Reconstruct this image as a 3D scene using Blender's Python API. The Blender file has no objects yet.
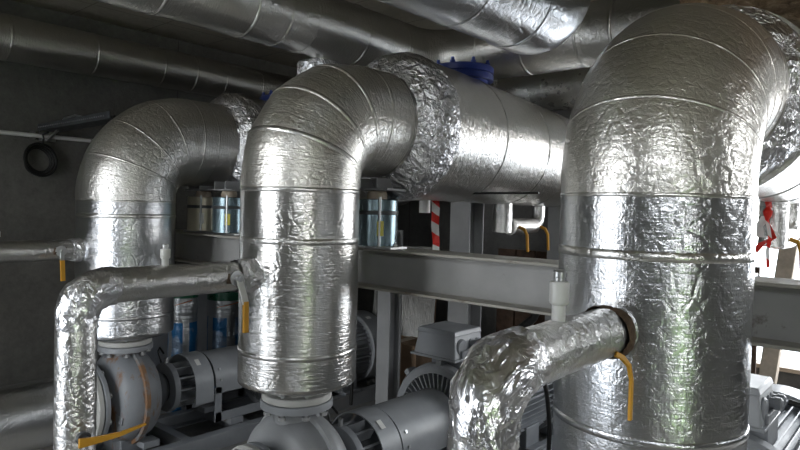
import bpy, math, random
from mathutils import Vector, Matrix, noise
PI = math.pi
C = bpy.context.scene.collection
CZ = 1.75                      # camera height above the floor
def R_(d): return math.radians(d)

# ------------------------------------------------------------------ materials
def new_mat(name):
    m = bpy.data.materials.new(name); m.use_nodes = True
    nt = m.node_tree; nt.nodes.clear()
    out = nt.nodes.new('ShaderNodeOutputMaterial'); b = nt.nodes.new('ShaderNodeBsdfPrincipled')
    nt.links.new(b.outputs[0], out.inputs[0])
    return m, nt, b
class N:
    """tiny node helper"""
    def __init__(s, nt): s.nt = nt
    def n(s, t, **k):
        x = s.nt.nodes.new(t)
        for a, v in k.items(): setattr(x, a, v)
        return x
    def l(s, a, b): s.nt.links.new(a, b)
    def math(s, op, a, b=None, c=None, clamp=False):
        x = s.n('ShaderNodeMath', operation=op); x.use_clamp = clamp
        for i, v in enumerate((a, b, c)):
            if v is None: continue
            if isinstance(v, (int, float)): x.inputs[i].default_value = v
            else: s.l(v, x.inputs[i])
        return x.outputs[0]
    def noise(s, vec, scale, detail=3, rough=.5, dist=0):
        x = s.n('ShaderNodeTexNoise'); x.inputs['Scale'].default_value = scale
        x.inputs['Detail'].default_value = detail; x.inputs['Roughness'].default_value = rough
        x.inputs['Distortion'].default_value = dist
        s.l(vec, x.inputs['Vector']); return x.outputs['Fac']
    def vor(s, vec, scale, feat='F1', out='Distance', rnd=1):
        x = s.n('ShaderNodeTexVoronoi', feature=feat); x.inputs['Scale'].default_value = scale
        x.inputs['Randomness'].default_value = rnd
        s.l(vec, x.inputs['Vector']); return x.outputs[out]
    def scale(s, vec, sc, loc=(0, 0, 0)):
        x = s.n('ShaderNodeMapping'); x.inputs['Scale'].default_value = sc; x.inputs['Location'].default_value = loc
        s.l(vec, x.inputs['Vector']); return x.outputs[0]
    def ramp(s, fac, stops):
        x = s.n('ShaderNodeValToRGB'); e = x.color_ramp.elements
        while len(e) < len(stops): e.new(.5)
        for i, (p, c) in enumerate(stops):
            e[i].position = p; e[i].color = (*c, 1)
        s.l(fac, x.inputs[0]); return x.outputs[0]
    def bump(s, h, strength, dist, norm=None):
        x = s.n('ShaderNodeBump'); x.inputs['Strength'].default_value = strength; x.inputs['Distance'].default_value = dist
        s.l(h, x.inputs['Height'])
        if norm is not None: s.l(norm, x.inputs['Normal'])
        return x.outputs[0]
    def rng(s, v, a, b, c, d):
        x = s.n('ShaderNodeMapRange')
        for i, q in enumerate((a, b, c, d)): x.inputs[i + 1].default_value = q
        s.l(v, x.inputs[0]); return x.outputs[0]

def foil_mat(name, base=.78, rough=.2, crease=1.0, ribs=1.0, dents=1.0, tint=(1, 1, 1.02), scrim=1.0, off=0.0, haze=.32, r2=.30):
    """aluminium foil jacket: UV is in metres (u around the pipe, v along it)"""
    m, nt, b = new_mat(name); h = N(nt)
    uv = h.n('ShaderNodeUVMap').outputs[0]
    ob = h.n('ShaderNodeTexCoord').outputs['Object']
    ob = h.scale(ob, (1, 1, 1), (off, off * .7, off * 1.3))
    # fine ripples running round the pipe
    rib = h.noise(h.scale(uv, (14, 105, 1), (off, 0, 0)), 1.0, 3, .6, .4)
    wr = h.noise(ob, 44, 4, .62, .7)
    wr = h.math('ABSOLUTE', h.math('SUBTRACT', wr, .5))       # ridged creases
    cr = h.vor(h.scale(ob, (1, 1, 1)), 21, 'DISTANCE_TO_EDGE')
    cr = h.math('MINIMUM', cr, .16)
    mask = h.rng(h.noise(ob, 3.5, 2), .42, .62, 0, 1)
    cr = h.math('MULTIPLY', cr, mask)
    sep = h.n('ShaderNodeSeparateXYZ'); h.l(uv, sep.inputs[0])
    def grid(o): return h.math('POWER', h.math('ABSOLUTE', h.math('SUBTRACT', h.math('FRACT', h.math('MULTIPLY', o, 1 / .009)), .5)), 3.0)
    g = h.math('ADD', grid(sep.outputs[0]), grid(sep.outputs[1]))
    tot = h.math('ADD', h.math('MULTIPLY', rib, .0028 * ribs), h.math('MULTIPLY', wr, -.0075 * dents))
    tot = h.math('ADD', tot, h.math('MULTIPLY', cr, .018 * crease))
    tot = h.math('ADD', tot, h.math('MULTIPLY', g, .0016 * scrim))
    h.l(h.bump(tot, 1.0, 1.0), b.inputs['Normal'])
    rv = h.rng(h.noise(ob, 9, 4, .6), .3, .7, rough * .8, rough * 1.12)
    h.l(rv, b.inputs['Roughness'])
    col = h.ramp(h.noise(ob, 5, 4, .6), [(.3, tuple(base * .92 * t for t in tint)), (.7, tuple(base * t for t in tint))])
    h.l(col, b.inputs['Base Color']); b.inputs['Metallic'].default_value = 1
    # hazy second lobe: the fine cloth-like grain of the foil facing scatters part of the light widely
    b2 = h.n('ShaderNodeBsdfPrincipled'); b2.inputs['Metallic'].default_value = 1; b2.inputs['Roughness'].default_value = r2
    h.l(col, b2.inputs['Base Color']); h.l(b.inputs['Normal'].links[0].from_socket, b2.inputs['Normal'])
    mx = h.n('ShaderNodeMixShader'); mx.inputs[0].default_value = haze; h.l(b.outputs[0], mx.inputs[1]); h.l(b2.outputs[0], mx.inputs[2])
    out = [x for x in nt.nodes if x.type == 'OUTPUT_MATERIAL'][0]; h.l(mx.outputs[0], out.inputs[0])
    return m
def crinkle_mat(name, base=.82, rough=.16, sc=24, amp=.012):
    m, nt, b = new_mat(name); h = N(nt)
    ob = h.n('ShaderNodeTexCoord').outputs['Object']
    w = h.noise(ob, 10, 3, .6, 1.0)
    warp = h.n('ShaderNodeVectorMath', operation='ADD'); h.l(ob, warp.inputs[0])
    cmb = h.n('ShaderNodeCombineXYZ'); h.l(h.math('MULTIPLY', w, .12), cmb.inputs[0]); h.l(h.math('MULTIPLY', w, -.09), cmb.inputs[2]); h.l(cmb.outputs[0], warp.inputs[1])
    v1 = h.vor(warp.outputs[0], sc, 'F1'); v2 = h.vor(warp.outputs[0], sc * 2.3, 'F1')
    n1 = h.math('ABSOLUTE', h.math('SUBTRACT', h.noise(warp.outputs[0], sc * .8, 4, .6, .6), .5))
    t = h.math('ADD', h.math('MULTIPLY', v1, amp), h.math('MULTIPLY', v2, amp * .35))
    t = h.math('ADD', t, h.math('MULTIPLY', n1, -amp * 1.6))
    h.l(h.bump(t, 1, 1), b.inputs['Normal'])
    b.inputs['Base Color'].default_value = (base, base, base * 1.03, 1); b.inputs['Metallic'].default_value = 1
    b.inputs['Roughness'].default_value = rough
    b2 = h.n('ShaderNodeBsdfPrincipled'); b2.inputs['Metallic'].default_value = 1; b2.inputs['Roughness'].default_value = .33
    b2.inputs['Base Color'].default_value = (base, base, base * 1.03, 1); h.l(b.inputs['Normal'].links[0].from_socket, b2.inputs['Normal'])
    mx = h.n('ShaderNodeMixShader'); mx.inputs[0].default_value = .34; h.l(b.outputs[0], mx.inputs[1]); h.l(b2.outputs[0], mx.inputs[2])
    out = [x for x in nt.nodes if x.type == 'OUTPUT_MATERIAL'][0]; h.l(mx.outputs[0], out.inputs[0])
    return m
def plain(name, col, rough=.5, metal=0, var=.12, sc=8, bump=.0006, bsc=60, spec=None, coat=0):
    m, nt, b = new_mat(name); h = N(nt)
    ob = h.n('ShaderNodeTexCoord').outputs['Object']
    f = h.noise(ob, sc, 4, .6)
    c0 = tuple(max(0, c * (1 - var)) for c in col); c1 = tuple(min(1, c * (1 + var)) for c in col)
    h.l(h.ramp(f, [(.3, c0), (.7, c1)]), b.inputs['Base Color'])
    h.l(h.rng(h.noise(ob, sc * 2.3, 3), .3, .7, rough * .85, min(1, rough * 1.15)), b.inputs['Roughness'])
    b.inputs['Metallic'].default_value = metal
    if coat: b.inputs['Coat Weight'].default_value = coat
    if bump: h.l(h.bump(h.noise(ob, bsc, 4, .6), 1, bump), b.inputs['Normal'])
    return m
def worn(name, col, rustc, lo=.56, hi=.68, sc=7, rough=.45, metal=0, stretch=(1, 1, 1)):
    m, nt, b = new_mat(name); h = N(nt)
    ob = h.n('ShaderNodeTexCoord').outputs['Object']; v = h.scale(ob, stretch)
    f = h.rng(h.noise(v, sc, 5, .65, .3), lo, hi, 0, 1)
    basec = h.ramp(h.noise(ob, 5, 4), [(.3, tuple(c * .86 for c in col)), (.7, tuple(min(1, c * 1.1) for c in col))])
    mx = h.n('ShaderNodeMix', data_type='RGBA'); h.l(f, mx.inputs[0]); h.l(basec, mx.inputs[6]); mx.inputs[7].default_value = (*rustc, 1)
    h.l(mx.outputs[2], b.inputs['Base Color'])
    h.l(h.math('ADD', h.math('MULTIPLY', f, .35), rough, clamp=True), b.inputs['Roughness']); b.inputs['Metallic'].default_value = metal
    h.l(h.bump(h.noise(ob, 70, 4, .6), 1, .0008), b.inputs['Normal'])
    return m
def concrete(name, c0, c1, panel=None, line=.012, rough=.85, axis=('x', 'y')):
    m, nt, b = new_mat(name); h = N(nt)
    ob = h.n('ShaderNodeTexCoord').outputs['Object']
    f = h.math('ADD', h.math('MULTIPLY', h.noise(ob, 1.7, 6, .65), .6), h.math('MULTIPLY', h.noise(ob, 23, 5, .7), .4))
    col = h.ramp(f, [(.36, c0), (.64, c1)])
    bh = h.math('MULTIPLY', h.noise(ob, 38, 6, .7), .004)
    bh = h.math('ADD', bh, h.math('MULTIPLY', h.noise(ob, 5, 3, .6), .012))
    if panel:
        sp = h.n('ShaderNodeSeparateXYZ'); h.l(ob, sp.inputs[0]); ax = {'x': 0, 'y': 1, 'z': 2}
        tot = None
        for a, p in zip(axis, panel):
            q = h.math('FRACT', h.math('MULTIPLY', sp.outputs[ax[a]], 1 / p))
            q = h.math('LESS_THAN', h.math('ABSOLUTE', h.math('SUBTRACT', q, .5)), line / p)
            tot = q if tot is None else h.math('MAXIMUM', tot, q)
        mx = h.n('ShaderNodeMix', data_type='RGBA'); h.l(h.math('MULTIPLY', tot, .5), mx.inputs[0]); h.l(col, mx.inputs[6]); mx.inputs[7].default_value = (c0[0] * .3, c0[1] * .3, c0[2] * .3, 1)
        col = mx.outputs[2]; bh = h.math('SUBTRACT', bh, h.math('MULTIPLY', tot, .006))
    h.l(col, b.inputs['Base Color']); b.inputs['Roughness'].default_value = rough
    h.l(h.bump(bh, .8, 1), b.inputs['Normal'])
    return m
M = {}
M['foil_m'] = foil_mat('foil_middle', .72, .13, .22, .65, .15, (1, .985, .96), 0, 0, .34, .29)
M['foil_r'] = foil_mat('foil_right', .70, .14, .26, .25, .33, (.975, .99, 1.02), .4, 3.1, .36, .29)
M['foil_l'] = foil_mat('foil_left', .72, .15, .35, .6, .33, (.975, .99, 1.02), 0, 7.7, .36, .29)
M['elbow_m'] = foil_mat('foil_middle_bend', .90, .20, .3, 1.1, .45, (1, .975, .92), 0, 6.1, .36, .45)
M['elbow_r'] = foil_mat('foil_right_bend', .90, .19, .35, .5, .5, (1, .975, .93), .3, 1.1, .36, .45)
M['elbow_l'] = foil_mat('foil_left_bend', .88, .18, .45, .7, .6, (1, .985, .95), 0, 2.9, .34, .42)
M['foil_v'] = foil_mat('foil_vessel', .82, .20, .3, 1.4, .4, (1, .98, .95), 0, 5.0, .34, .38)
M['foil_b'] = foil_mat('foil_branch', .78, .17, .6, .3, .6, (1, .99, .98), .25, 9.2, .34, .29)
M['foil_d'] = foil_mat('foil_duct', .68, .20, .3, 1.0, .45, (1, .98, .93), 0, 2.2, .34, .4)
M['foil_back'] = foil_mat('foil_back_pipe', .72, .3, .4, .6, .6, (1, .99, .95), 0, 8.2, .4, .45)
M['foil_dull'] = foil_mat('foil_dull', .18, .34, .0, 1.3, .1, (1, .99, .95), 0, 1.2)
M['crinkle'] = crinkle_mat('crinkled_foil')
M['crinkle_big'] = crinkle_mat('crinkled_foil_large', .88, .2, 12, .035)
M['crinkle_el'] = crinkle_mat('crumpled_elbow_foil', .86, .24, 11, .009)
M['tape'] = foil_mat('foil_tape', .82, .20, .3, .2, .3, (1, .99, .96), 0, 4.4)
M['ceil'] = concrete('ceiling_concrete', (.34, .30, .235), (.48, .43, .345), (1.25, .6), .006)
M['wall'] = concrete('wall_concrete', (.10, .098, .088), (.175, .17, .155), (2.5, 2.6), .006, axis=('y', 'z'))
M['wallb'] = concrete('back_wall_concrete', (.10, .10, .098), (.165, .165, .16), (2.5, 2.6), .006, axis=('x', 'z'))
M['floor'] = concrete('floor_concrete', (.42, .39, .34), (.56, .52, .46))
M['plinth'] = concrete('plinth_concrete', (.2, .2, .195), (.32, .315, .3))
M['beam'] = worn('beam_grey_paint', (.42, .42, .415), (.10, .07, .045), .63, .75, 9, .42)
M['beam_top'] = worn('beam_flange_paint', (.50, .48, .43), (.13, .085, .05), .56, .72, 12, .5, stretch=(.4, 2, 2))
M['col'] = worn('column_grey_paint', (.36, .365, .37), (.16, .13, .1), .68, .8, 6, .45)
M['motor'] = plain('motor_grey', (.25, .262, .28), .42, 0, .14, 9, .0005)
M['motor_lt'] = plain('guard_grey', (.33, .345, .365), .38, 0, .1, 6, .0004)
M['dark'] = plain('dark_cast_iron', (.07, .075, .08), .5, .2, .2)
M['black'] = plain('black_rubber', (.012, .012, .012), .45, 0, .2)
M['pump'] = worn('pump_grey_rusty', (.28, .295, .315), (.27, .145, .075), .53, .66, 6, .42, stretch=(2, 2, .7))
M['rusty'] = worn('rusty_seam', (.24, .25, .26), (.27, .15, .08), .40, .55, 9, .5)
M['pump_clean'] = worn('pump_grey', (.32, .33, .34), (.2, .15, .12), .70, .82, 6, .4)
M['flange_w'] = plain('pale_flange', (.62, .62, .59), .45, 0, .08)
M['steel'] = plain('galvanised_steel', (.55, .56, .57), .35, .9, .12)
M['can'] = worn('hanger_blue_grey', (.22, .30, .34), (.35, .38, .38), .6, .8, 3, .25, .75)
M['can_cream'] = worn('hanger_cream', (.58, .54, .42), (.35, .3, .2), .62, .8, 4, .35, .35)
M['yellow'] = plain('yellow_lever', (.80, .40, .04), .42, 0, .1)
M['white'] = plain('white_plastic', (.78, .78, .76), .35, 0, .05)
M['blue'] = plain('blue_paint', (.03, .06, .33), .35, 0, .15)
M['green'] = plain('green_film', (.008, .09, .045), .3, 0, .2)
M['red'] = plain('red_tape', (.78, .035, .02), .4, 0, .1)
M['brown'] = plain('brown_cloth', (.10, .065, .04), .85, 0, .4, 30, .004, 90)
M['wood'] = plain('weathered_timber', (.34, .24, .16), .7, 0, .3, 12, .002, 40)
M['wood_pale'] = plain('pale_timber', (.50, .42, .33), .7, 0, .2, 14, .002, 40)
M['dwood'] = plain('dark_boards', (.085, .05, .032), .75, 0, .4, 14, .002, 40)
M['card'] = plain('cardboard', (.24, .16, .10), .8, 0, .15, 8, .001)
M['orange'] = plain('orange_label', (.75, .22, .05), .5, 0, .1)
M['label'] = plain('white_sticker', (.8, .8, .78), .4, 0, .03)
M['ylabel'] = plain('yellow_sticker', (.75, .65, .1), .4, 0, .06)
M['gravel'] = concrete('pale_gravel', (.62, .61, .58), (.85, .84, .80))
M['grass'] = plain('grass', (.19, .40, .006), .8, 0, .4, 20, .01, 60)
def wool():
    m, nt, b = new_mat('mineral_wool'); h = N(nt)
    ob = h.n('ShaderNodeTexCoord').outputs['Object']
    f = h.noise(ob, 17, 8, .72, .5)
    h.l(h.ramp(f, [(.3, (.09, .058, .034)), (.5, (.38, .26, .16)), (.7, (.70, .54, .37))]), b.inputs['Base Color'])
    b.inputs['Roughness'].default_value = .95
    h.l(h.bump(f, 1, .03), b.inputs['Normal']); return m
M['wool'] = wool()
def rollwrap():
    m, nt, b = new_mat('printed_film_wrap'); h = N(nt)
    ob = h.n('ShaderNodeTexCoord').outputs['Object']
    sp = h.n('ShaderNodeSeparateXYZ'); h.l(ob, sp.inputs[0])
    lo = h.math('LESS_THAN', sp.outputs[2], .84)
    blk = h.rng(h.noise(h.scale(ob, (9, 9, 5)), 1, 2, .5), .50, .56, 1, 0)
    ang = h.math('ARCTAN2', sp.outputs[1], sp.outputs[0])
    st = h.math('GREATER_THAN', h.math('SINE', h.math('MULTIPLY', ang, 5.0)), -.45)
    f = h.math('MULTIPLY', h.math('MULTIPLY', lo, st), h.math('ADD', h.math('MULTIPLY', blk, .5), .5))
    mx = h.n('ShaderNodeMix', data_type='RGBA'); h.l(f, mx.inputs[0]); mx.inputs[6].default_value = (.42, .44, .46, 1); mx.inputs[7].default_value = (.02, .15, .36, 1)
    h.l(mx.outputs[2], b.inputs['Base Color']); h.l(h.math('SUBTRACT', .75, h.math('MULTIPLY', f, .6)), b.inputs['Metallic'])
    b.inputs['Roughness'].default_value = .3
    h.l(h.bump(h.noise(h.scale(ob, (5, 5, 26)), 1, 4, .6), 1, .012), b.inputs['Normal']); return m
M['roll'] = rollwrap()
def rwtape():
    m, nt, b = new_mat('red_white_tape'); h = N(nt)
    ob = h.n('ShaderNodeTexCoord').outputs['Object']
    sp = h.n('ShaderNodeSeparateXYZ'); h.l(ob, sp.inputs[0])
    v = h.math('ADD', h.math('MULTIPLY', sp.outputs[2], 9.0), h.math('MULTIPLY', sp.outputs[0], 9.0))
    f = h.math('GREATER_THAN', h.math('FRACT', v), .5)
    mx = h.n('ShaderNodeMix', data_type='RGBA'); h.l(f, mx.inputs[0]); mx.inputs[6].default_value = (.8, .03, .02, 1); mx.inputs[7].default_value = (.85, .85, .83, 1)
    h.l(mx.outputs[2], b.inputs['Base Color']); b.inputs['Roughness'].default_value = .35; return m
M['rw'] = rwtape()

# ------------------------------------------------------------------ geometry
class G:
    def __init__(s): s.v = []; s.f = []; s.uv = []; s.has_uv = False
    def add(s, vs, fs, uvs=None):
        o = len(s.v); s.v += [Vector(v) for v in vs]
        for i, f in enumerate(fs):
            s.f.append([a + o for a in f])
            s.uv.append(uvs[i] if uvs else [(0, 0)] * len(f))
        if uvs: s.has_uv = True
        return s
    def box(s, c, d, rot=None, taper=None):
        """centre, full dims; rot a Matrix; taper=(tx,ty) scale of the top face"""
        hx, hy, hz = d[0] / 2, d[1] / 2, d[2] / 2; vs = []
        for z in (-1, 1):
            for x, y in ((-1, -1), (1, -1), (1, 1), (-1, 1)):
                tx, ty = (taper if (taper and z > 0) else (1, 1))
                p = Vector((x * hx * tx, y * hy * ty, z * hz))
                if rot is not None: p = rot @ p
                vs.append(p + Vector(c))
        return s.add(vs, [[3, 2, 1, 0], [4, 5, 6, 7], [0, 1, 5, 4], [1, 2, 6, 5], [2, 3, 7, 6], [3, 0, 4, 7]])
    def bar(s, a, b, w, t=None, up=(0, 0, 1)):
        a, b = Vector(a), Vector(b); t = t or w; z = (b - a); L = z.length; z.normalize()
        u = Vector(up)
        if abs(u.dot(z)) > .98: u = Vector((1, 0, 0))
        x = u.cross(z).normalized(); y = z.cross(x)
        m = Matrix((x, y, z)).transposed()
        return s.box((a + b) / 2, (w, t, L), m)
    def tube(s, pts, rad, seg=24, amp=0, freq=7, seed=0, caps=True, fine=0, up=(0, 0, 1)):
        pts = [Vector(p) for p in pts]; n = len(pts)
        rads = rad if isinstance(rad, (list, tuple)) else [rad] * n
        tg = []
        for i in range(n):
            a = pts[max(0, i - 1)]; b = pts[min(n - 1, i + 1)]; d = b - a
            if d.length < 1e-9: d = tg[-1] if tg else Vector((0, 0, 1))
            tg.append(d.normalized())
        u = Vector(up)
        if abs(u.dot(tg[0])) > .95: u = Vector((1, 0, 0)) if abs(tg[0].x) < .9 else Vector((0, 1, 0))
        xa = (u - tg[0] * u.dot(tg[0])).normalized()
        vs = []; ss = 0; sl = []
        rmax = max(rads)
        for i in range(n):
            if i:
                ss += (pts[i] - pts[i - 1]).length + abs(rads[i] - rads[i - 1])
                q = tg[i - 1].rotation_difference(tg[i]); xa = q @ xa; xa = (xa - tg[i] * xa.dot(tg[i])).normalized()
            sl.append(ss); ya = tg[i].cross(xa)
            for k in range(seg):
                t = 2 * PI * k / seg; d = xa * math.cos(t) + ya * math.sin(t)
                p = pts[i] + d * rads[i]
                if amp or fine:
                    q = p + Vector((seed * 3.17, seed * 1.31, seed * 2.71))
                    dr = amp * noise.noise(q * freq)
                    if fine: dr -= fine * (abs(noise.noise(q * freq * 3.3)) - .25) + fine * .5 * abs(noise.noise(q * freq * 7.1))
                    p = p + d * dr
                vs.append(p)
        fs = []; uvs = []
        for i in range(n - 1):
            for k in range(seg):
                k2 = (k + 1) % seg
                fs.append([i * seg + k, i * seg + k2, (i + 1) * seg + k2, (i + 1) * seg + k])
                u0 = 2 * PI * rmax * k / seg; u1 = 2 * PI * rmax * (k + 1) / seg
                uvs.append([(u0, sl[i]), (u1, sl[i]), (u1, sl[i + 1]), (u0, sl[i + 1])])
        if caps:
            fs.append([k for k in reversed(range(seg))]); uvs.append([(0, 0)] * seg)
            fs.append([(n - 1) * seg + k for k in range(seg)]); uvs.append([(0, 0)] * seg)
        return s.add(vs, fs, uvs)
    def cyl(s, a, b, r, seg=32, r2=None):
        return s.tube([a, b], [r, r if r2 is None else r2], seg)
    def lathe(s, prof, axis='z', c=(0, 0, 0), seg=40, rfun=None):
        """prof: list of (r, h); closed solid of revolution"""
        vs = []; n = len(prof)
        for i, (r, h_) in enumerate(prof):
            for k in range(seg):
                t = 2 * PI * k / seg; rr = r * (rfun(t) if rfun else 1); a, b = rr * math.cos(t), rr * math.sin(t)
                p = {'z': (a, b, h_), 'y': (a, h_, b), 'x': (h_, a, b)}[axis]
                vs.append(Vector(p) + Vector(c))
        fs = []
        for i in range(n - 1):
            for k in range(seg):
                k2 = (k + 1) % seg; q = [i * seg + k, i * seg + k2, (i + 1) * seg + k2, (i + 1) * seg + k]
                fs.append(q if axis != 'y' else q[::-1])
        fs.append([k for k in range(seg)] if axis == 'y' else [k for k in reversed(range(seg))])
        fs.append([(n - 1) * seg + k for k in range(seg)][::(1 if axis != 'y' else -1)])
        return s.add(vs, fs)
    def poly(s, pts, d):
        """prism: planar outline pts, extruded by vector d"""
        n = len(pts); d = Vector(d); pts = [Vector(p) for p in pts]
        return s.add(pts + [p + d for p in pts], [list(range(n))[::-1], [n + i for i in range(n)]] + [[i, (i + 1) % n, n + (i + 1) % n, n + i] for i in range(n)])
    def obj(s, name, mat, parent=None, smooth=True, ang=35, bevel=0, loc=None, label=None):
        me = bpy.data.meshes.new(name); me.from_pydata([tuple(v) for v in s.v], [], s.f)
        if s.has_uv:
            l = me.uv_layers.new(name='UVMap'); flat = [c for f in s.uv for p in f for c in p]
            l.data.foreach_set('uv', flat)
        me.materials.append(M[mat] if isinstance(mat, str) else mat)
        me.update(); me.validate()
        if smooth:
            me.polygons.foreach_set('use_smooth', [True] * len(me.polygons)); me.set_sharp_from_angle(angle=R_(ang))
        o = bpy.data.objects.new(name, me); C.objects.link(o)
        if parent: o.parent = parent
        if loc is not None: o.location = loc
        if bevel:
            b = o.modifiers.new('bevel', 'BEVEL'); b.width = bevel; b.segments = 2; b.limit_method = 'ANGLE'; b.angle_limit = R_(40)
        if label: o['label'] = label
        return o
def thing(name, label, cat, loc=(0, 0, 0), group=None, rz=0):
    o = bpy.data.objects.new(name, None); C.objects.link(o); o.location = loc; o.rotation_euler = (0, 0, rz)
    o.empty_display_size = .1
    o['label'] = label; o['category'] = cat
    if group: o['group'] = group
    return o
def tag(o, label, cat, group=None):
    o['label'] = label; o['category'] = cat
    if group: o['group'] = group
    return o
def struct(o): o['kind'] = 'structure'; return o
def line(a, b, step):
    a, b = Vector(a), Vector(b); n = max(1, int(round((b - a).length / step)))
    return [a.lerp(b, i / n) for i in range(n + 1)]
def join(*ls):
    out = []
    for l in ls:
        for p in l:
            if not out or (p - out[-1]).length > 1e-5: out.append(p)
    return out
def arc(c, a, b, R, n=16):
    """quarter arc round centre c from direction a to direction b"""
    c, a, b = Vector(c), Vector(a), Vector(b)
    return [c + a * R * math.cos(PI / 2 * i / n) + b * R * math.sin(PI / 2 * i / n) for i in range(n + 1)]
def band(g, c, t, r, w, seg=72, amp=.003, seed=0, th=.004, like=None):
    """a strip of tape round a pipe at c with direction t"""
    c, t = Vector(c), Vector(t).normalized()
    pts = [c - t * w / 2, c - t * (w / 2 - .002), c, c + t * (w / 2 - .002), c + t * w / 2]
    return g.tube(pts, [r - .003, r + th, r + th, r + th, r - .003], seg, like[0] if like else amp, 6 if like else 18, like[1] if like else seed, caps=False, fine=like[2] if like else amp)

# ------------------------------------------------------------------ three pipe lines
LX = {'l': -3.135, 'm': -1.505, 'r': 0.0}
WH = {'l': 'leftmost', 'm': 'middle', 'r': 'right'}
AX = .40 + CZ                      # height of the horizontal axis

RO = {'l': .05, 'm': -.07, 'r': -.165}        # how far forward each flange cover sits
AXK = {'l': .385 + CZ, 'm': .40 + CZ, 'r': .385 + CZ}
def riser(k):
    AX = AXK[k]; x = LX[k]; foil = 'foil_' + k
    RR = {'l': .36, 'm': .31, 'r': .31}[k]; r = {'l': .278, 'm': .256, 'r': .25}[k]
    lab = {'l': 'leftmost large foil-wrapped riser pipe bending back, in front of the dark concrete wall',
           'm': 'large foil-wrapped riser pipe in the middle, with a mitred bend above its pale bottom flange',
           'r': 'nearest and widest foil-wrapped riser pipe, filling the right side of the photo'}[k]
    t = thing('insulated_riser_pipe', lab, 'insulated pipe', (x, 0, 0), 'foil-wrapped riser pipes above the pumps')
    seg = {'l': 110, 'm': 130, 'r': 190}[k]; st = {'l': .016, 'm': .014, 'r': .0095}[k]; sd = {'l': 1, 'm': 2, 'r': 3}[k]
    z0 = CZ - {'l': .81, 'm': .775, 'r': .80}[k]; z1 = AX - RR
    pts = line((0, 0, z0), (0, 0, z1), st)
    rads = [r] * len(pts); rads[0] = r - .03
    am = {'l': .004, 'm': .003, 'r': .003}[k]; fi = {'l': .0016, 'm': .0008, 'r': .0012}[k]
    G().tube(pts, rads, seg, am, 6, sd, fine=fi).obj('vertical_jacket', foil, t, ang=80)
    c = Vector((0, RR, z1)); n = 5 if k == 'm' else 24
    if k == 'm':
        A = arc(c, (0, -1, 0), (0, 0, 1), RR * 1.03, 4); A[0] = Vector((0, 0, z1)); A[-1] = Vector((0, RR, AX))
        P = join(*[line(A[i], A[i + 1], st) for i in range(4)])
    else: A = arc(c, (0, -1, 0), (0, 0, 1), RR, 4); P = arc(c, (0, -1, 0), (0, 0, 1), RR, int(RR * 1.57 / st * 1.3))
    tail = line((0, RR, AX), (0, .64 + RO[k], AX), st)
    P = join([Vector((0, 0, z1 - .03)), Vector((0, 0, z1 - .015))], P, tail)
    G().tube(P, r + .001, seg, am, 6, sd, fine=fi * 1.1).obj('elbow_jacket', 'elbow_' + k, t, ang=80)
    # raised seams of the elbow segments
    for i in range(0, 5):
        a = PI / 2 * i / 4; d = Vector((0, math.sin(a), math.cos(a)))
        p = A[i] if i else Vector((0, 0, z1 - .03))
        band(G(), p, d, r + .001, {'m': .022, 'l': .014, 'r': .012}[k], seg, .002, i + sd, .0010, (am, sd, fi)).obj('seam_tape', 'tape' if i == 0 or (k == 'm' and i == 1) else 'elbow_' + k, t, ang=80)
    band(G(), (0, .46 if k != 'r' else .36, AX), (0, 1, 0), r + .001, .012, seg, .003, 9 + sd, .0010, (am, sd, fi)).obj('seam_tape', 'tape', t, ang=80)
    band(G(), (0, 0, {'l': CZ - .09, 'm': CZ - .15, 'r': CZ - .105}[k]), (0, 0, 1), r + .0015, .026, seg, .0008, 5, .0009, (am, sd, fi)).obj('seam_tape', 'tape', t, ang=80)
    band(G(), (0, 0, CZ - {'l': .68, 'm': .62, 'r': .56}[k]), (0, 0, 1), r + .001, .022, seg, .002, 6, .0014, (am, sd, fi)).obj('seam_tape', foil, t, ang=80)
    # crinkled flange cover
    o_ = RO[k]
    pr = [(.545, r + .002), (.56, .285), (.575, .31), (.59, .335), (.61, .355), (.635, .368), (.66, .376), (.69, .377), (.72, .374), (.74, .366)]
    if k == 'r': pr = [(a, r + (b - r) * .45) for a, b in pr]
    pp = []; rr = []
    for (ya, ra), (yb, rb) in zip(pr, pr[1:]):
        for q in range(2):
            f = q / 2; pp.append(Vector((0, o_ + ya + (yb - ya) * f, AX))); rr.append(ra + (rb - ra) * f)
    pp.append(Vector((0, pr[-1][0] + o_, AX))); rr.append(pr[-1][1])
    G().tube(pp, rr, 120, .010, 16, sd + 5, caps=False, fine=.011).obj('flange_cover', 'crinkle_big' if k == 'r' else 'crinkle', t, ang=25)
    return t

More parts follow.
